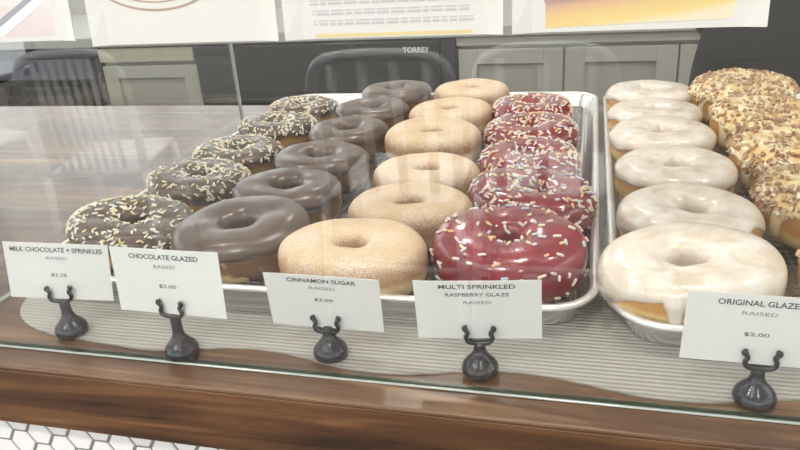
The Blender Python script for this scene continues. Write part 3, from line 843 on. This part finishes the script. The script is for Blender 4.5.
skin('trousers', [V_[i] for i in (0, 8, 9, 10, 12, 13, 14)] + [(0, 0, 101)], [(0, 1), (1, 2), (2, 3), (0, 4), (4, 5), (5, 6), (0, 7)],
     [(17.5, 12), 10, 7.5, 6.5, 10, 7.5, 6.5, (14.5, 10.5)], M['cloth'], t)
skin('shirt', [(0, 0, 106), (0, 0, 97), (0, 0, 120), (0, 0, 132), (17, 0, 134), (19, 3, 113), (-17, 0, 134), (-19, 3, 113), (0, 0, 139), (14, 13, 97), (-12, 14, 96)],
     [(0, 1), (0, 2), (2, 3), (3, 4), (4, 5), (3, 6), (6, 7), (3, 8), (5, 9), (7, 10)], [(15, 10.5), (17, 12), (16, 11), (13, 9), 6.8, 5.8, 6.8, 5.8, (6.5, 6), 5.5, 5.5], M['cloth'], t)
def shell(x_half, z0, z1, rx, ry):
    bm = bmesh.new(); g = []
    for j in range(15):
        z = z0 + (z1 - z0) * j / 14; row = []
        k = 1 - .16 * max(0, (z - 92) / 16) if z < 108 else .84 + .0 * z
        for i in range(21):
            a = -x_half + 2 * x_half * i / 20
            row.append((bm.verts.new((rx * k * math.sin(a), -ry * k * math.cos(a), z)), bm.verts.new(((rx - .5) * k * math.sin(a), -(ry - .5) * k * math.cos(a), z))))
        g.append(row)
    for a, b in zip(g, g[1:]):
        for i in range(20):
            bm.faces.new((a[i][0], a[i + 1][0], b[i + 1][0], b[i][0])); bm.faces.new((a[i][1], b[i][1], b[i + 1][1], a[i + 1][1]))
        for i in (0, 20): bm.faces.new((a[i][0], b[i][0], b[i][1], a[i][1]))
    for row in (g[0], g[-1]):
        for i in range(20): bm.faces.new((row[i][0], row[i][1], row[i + 1][1], row[i + 1][0]))
    bmesh.ops.recalc_face_normals(bm, faces=bm.faces)
    return bm
obj('apron', shell(1.5, 55, 116, 19.3, 13.8), M['cloth2'], t, smooth=True)
# face, hair, hands, shoes
for sx in (-1, 1):
    bm = bmesh.new(); bmesh.ops.create_uvsphere(bm, u_segments=14, v_segments=10, radius=1.15, matrix=Matrix.Translation((2.9 * sx, -8.4, 152.5)))
    obj('eye', bm, M['tile'], t, smooth=True)
bm = bmesh.new(); bmesh.ops.create_cone(bm, cap_ends=True, segments=12, radius1=1.6, radius2=.6, depth=4.2, matrix=Matrix.Translation((0, -9.8, 150.3)))
obj('nose', bm, M['skin'], t, smooth=True)
obj('mouth', tube(bmesh.new(), smooth_path([(-2.2, -8.9, 146.6), (0, -9.7, 146.3), (2.2, -8.9, 146.6)]), .5, 8), M['spr_pink'], t, smooth=True)
bm = bmesh.new(); bmesh.ops.create_uvsphere(bm, u_segments=28, v_segments=18, radius=1, matrix=Matrix.Translation((0, .8, 155.6)) @ Matrix.Diagonal((8.2, 9.4, 8.6, 1)))
bmesh.ops.delete(bm, geom=[v for v in bm.verts if v.co.y < -3 and v.co.z < 156.5 or v.co.z < 148], context='VERTS')
obj('hair', bm, M['hair'], t, smooth=True)
for hx, hy, hz, sg in ((10, 17.5, 94, -1), (-8, 19, 93, 1)):
    fing = []
    vs = [(hx, hy, hz), (hx, hy - 3, hz - 5)]; es = [(0, 1)]; rs = [(2.6, 1.6), (3.2, 1.4)]
    for f_, (dx_, ln) in enumerate(((-2.3, 6.0), (-.8, 7.0), (.8, 6.6), (2.3, 5.2))):
        b0 = len(vs); vs += [(hx + dx_, hy - 3.6, hz - 7), (hx + dx_ * 1.1, hy - 5.0, hz - 7 - ln * .5), (hx + dx_ * 1.1, hy - 5.0, hz - 7 - ln)]
        es += [(1, b0), (b0, b0 + 1), (b0 + 1, b0 + 2)]; rs += [.85, .8, .65]
    b0 = len(vs); vs += [(hx - 3.4 * sg, hy - 4, hz - 4), (hx - 4.2 * sg, hy - 6, hz - 7)]; es += [(0, b0), (b0, b0 + 1)]; rs += [1.0, .8]
    skin('hand', vs, es, rs, M['skin'], t, 1)
for sx in (-1, 1):
    bm = bmesh.new(); box(bm, 10.3 * sx - 4.6, 10.3 * sx + 4.6, -17, 8, 0, 8, bev=2.2); obj('shoe', bm, M['shoe'], t, smooth=True)

# ------------------------------------------------------------------ customers' side: metal chairs that the glass reflects
def chair(x, y, rz, label, nsl, w=38):
    t = thing('metal_cafe_chair', label, 'chair', (x / 100, y / 100, 0), (0, 0, rz), 'metal cafe chairs on the customers side'); t.scale = (1, 1, 1.05)
    h = w / 2
    obj('back_frame', tube(bmesh.new(), smooth_path([(-h, -19, 44), (-h, -20, 62), (-h + .5, -22, 76), (-h + 5, -23, 83.5), (0, -23.5, 85), (h - 5, -23, 83.5), (h - .5, -22, 76), (h, -20, 62), (h, -19, 44)], 6), 1.7, 10), M['chair'], t, smooth=True)
    for k in range(nsl):
        xx = (k - (nsl - 1) / 2) * (w - 14) / max(nsl - 1, 1)
        hw = 1.6 if nsl < 5 else .9
        obj('slat', tube(bmesh.new(), [(xx, -19.5, 45), (xx, -21, 62), (xx, -23, 83)], hw, 8), M['chair'], t, smooth=True)
    bm = bmesh.new(); box(bm, -h + 1, h - 1, -20, 20, 42.5, 45, bev=1); obj('seat', bm, M['chair'], t, smooth=True)
    for sx in (-1, 1):
        obj('leg', tube(bmesh.new(), [(sx * h, -19, 44), (sx * (h + 1), -24, 0)], 1.5, 10), M['chair'], t, smooth=True)
        obj('leg', tube(bmesh.new(), [(sx * (h - 1), 18, 43), (sx * (h + 1), 20, 0)], 1.5, 10), M['chair'], t, smooth=True)
    obj('stretcher', tube(bmesh.new(), [(-h, -22, 22), (h, -22, 22)], 1, 8), M['chair'], t, smooth=True)
FY = 74.2
chair(-176, FY - 226, PI - .25, 'tall aluminium chair with many thin back slats, reflected at the left', 8, 36)
chair(-57, FY - 212, PI, 'aluminium chair with three broad back slats, reflected behind the chocolate doughnuts', 4, 42)
chair(-12, FY - 216, PI, 'aluminium chair with a rounded back, reflected behind the raspberry doughnuts', 3, 38)
chair(-262, FY - 240, PI + .2, 'aluminium chair furthest left on the customers side', 3, 40)

# ------------------------------------------------------------------ room
struct('floor', B(-400, 400, -420, 330, -105, -95), M['floor'])
struct('ceiling', B(-400, 400, -420, 330, 195, 205), M['ceil'])
def wall_with_hole(name, axis, pos, th, a0, a1, z0, z1, holes, m):
    bm = bmesh.new(); cuts = sorted({a0, a1, *[h[0] for h in holes], *[h[1] for h in holes]})
    for p, q in zip(cuts, cuts[1:]):
        hs = [h for h in holes if h[0] <= p and h[1] >= q]
        segs = [(z0, z1)] if not hs else [(z0, hs[0][2]), (hs[0][3], z1)]
        for s0, s1 in segs:
            if axis == 'y': box(bm, p, q, pos, pos + th, s0, s1)
            else: box(bm, pos, pos + th, p, q, s0, s1)
    return struct(name, bm, m)
wall_with_hole('wall_back', 'y', 330, 8, -400, 400, -95, 195, [(-370, -150, 25, 180)], M['wall'])
wall_with_hole('wall_left', 'x', -408, 8, -420, 338, -95, 195, [(-380, -60, -60, 175), (0, 310, 10, 180)], M['wall'])
wall_with_hole('wall_right', 'x', 400, 8, -420, 338, -95, 195, [(-300, 200, 10, 180)], M['wall'])
wall_with_hole('wall_front', 'y', -428, 8, -400, 400, -95, 195, [(-370, -130, -25, 170), (-110, 130, -25, 170), (150, 370, -25, 170)], M['wall'])
M['frame'] = mat('dark_window_frame', (.03, .03, .032), .4)
def window(n, axis, pos, a0, a1, z0, z1, div):
    bm = bmesh.new(); w_ = 4
    def bb(p, q, r, s):
        if axis == 'y': box(bm, p, q, pos, pos + 6, r, s)
        else: box(bm, pos, pos + 6, p, q, r, s)
    bb(a0, a1, z0, z0 + w_); bb(a0, a1, z1 - w_, z1)
    for k in range(div + 1):
        c = a0 + (a1 - a0 - w_) * k / div; bb(c, c + w_, z0 + w_, z1 - w_)
    f = struct('window_%d' % n, bm, M['frame'])
    bm = B(a0, a1, pos + 2.5, pos + 3.5, z0, z1) if axis == 'y' else B(pos + 2.5, pos + 3.5, a0, a1, z0, z1)
    g_ = obj('glass_pane', bm, M['glass'], f)
for o_ in []: pass
window(1, 'y', 331, -370, -150, 25, 180, 3)
window(2, 'x', -407, -380, -60, -60, 175, 3)
window(3, 'x', -407, 0, 310, 10, 180, 3)
window(4, 'x', 401, -300, 200, 10, 180, 4)
window(5, 'y', -427, -370, -130, -25, 170, 2)
window(6, 'y', -427, -110, 130, -25, 170, 2)
window(7, 'y', -427, 150, 370, -25, 170, 2)
for o_ in list(C.objects):
    if o_.get('kind') == 'structure': o_.location = (0, 0, TOP)

# lamps
def lamp(x, y, label, e=9):
    t = thing('ceiling_lamp', label, 'lamp', W(x, y, 188), group='round ceiling lamps')
    obj('housing', lathe(bmesh.new(), [(0, 7), (16, 7), (16, 0), (15, 0), (15, 1.2), (0, 1.2)], 40), M['lamp_rim'], t, smooth=False)
    obj('diffuser', lathe(bmesh.new(), [(0, .2), (12, .3), (14.8, 1.0), (14.8, 1.15), (0, 1.18)], 40), M['lamp'], t, smooth=True)
    ld = bpy.data.lights.new('ceiling_light', 'AREA'); ld.shape = 'DISK'; ld.size = .28; ld.energy = e; ld.color = (1, .965, .92)
    lo = bpy.data.objects.new('ceiling_light', ld); C.objects.link(lo); lo.location = W(x, y, 187.5)
LAMPS = [(-190, -105, 'added ceiling lamp brightening the chairs, between counter and chairs on the left'), (-50, -105, 'added ceiling lamp brightening the chairs, between counter and chairs in the middle'), (-120, 60, 'ceiling lamp above the counter on the left'), (0, 60, 'ceiling lamp straight above the sugared doughnuts'), (120, 60, 'ceiling lamp above the counter on the right'),  # first two lamps are added, to brighten the chairs for their reflection
         (-120, -170, 'ceiling lamp over the chairs on the left'), (60, -170, 'ceiling lamp over the customers side on the right'), (-60, 250, 'ceiling lamp over the back cabinets')]
for x, y, lb in LAMPS: lamp(x, y, lb, 24 if y == -105 else 9)

wd = bpy.data.worlds.new('sky'); bpy.context.scene.world = wd; wd.use_nodes = True
bg = wd.node_tree.nodes['Background']; bg.inputs[0].default_value = (.965, .975, .99, 1); bg.inputs[1].default_value = 3.3
def sky_portal(loc, rot, sx, sy):
    ld = bpy.data.lights.new('window_portal', 'AREA'); ld.shape = 'RECTANGLE'; ld.size = sx; ld.size_y = sy; ld.cycles.is_portal = True
    lo = bpy.data.objects.new('window_portal', ld); C.objects.link(lo); lo.location = loc; lo.rotation_euler = rot
sky_portal(W(-260, 329.5, 102), (-PI / 2, 0, 0), 2.2, 1.55)
sky_portal(W(-399.5, -220, 57), (PI / 2, 0, -PI / 2), 3.2, 2.35)
sky_portal(W(-399.5, 155, 95), (PI / 2, 0, -PI / 2), 3.1, 1.7)
sky_portal(W(399.5, -50, 95), (PI / 2, 0, PI / 2), 5.0, 1.7)
sky_portal(W(0, -419.5, 72), (PI / 2, 0, 0), 7.4, 1.95)

# ------------------------------------------------------------------ camera
R3 = Matrix(((0.96724296, 0.24496226, -0.06659238), (-0.03831767, 0.40020854, 0.91562268), (-0.25094384, 0.88307792, -0.39648527)))
cam = bpy.data.cameras.new('camera'); co = bpy.data.objects.new('camera', cam); C.objects.link(co)
mw = Matrix((R3[0], R3[1], -R3[2])).transposed().to_4x4(); mw.translation = W(0, 0, 28.17); co.matrix_world = mw
cam.sensor_width = 36; cam.lens = 36 * 710.58 / 800; cam.clip_start = .01; cam.clip_end = 100
bpy.context.scene.camera = co
vs = bpy.context.scene.view_settings
vs.view_transform = 'Standard'; vs.look = 'None'; vs.gamma = 1; vs.exposure = -0.03; vs.use_curve_mapping = False
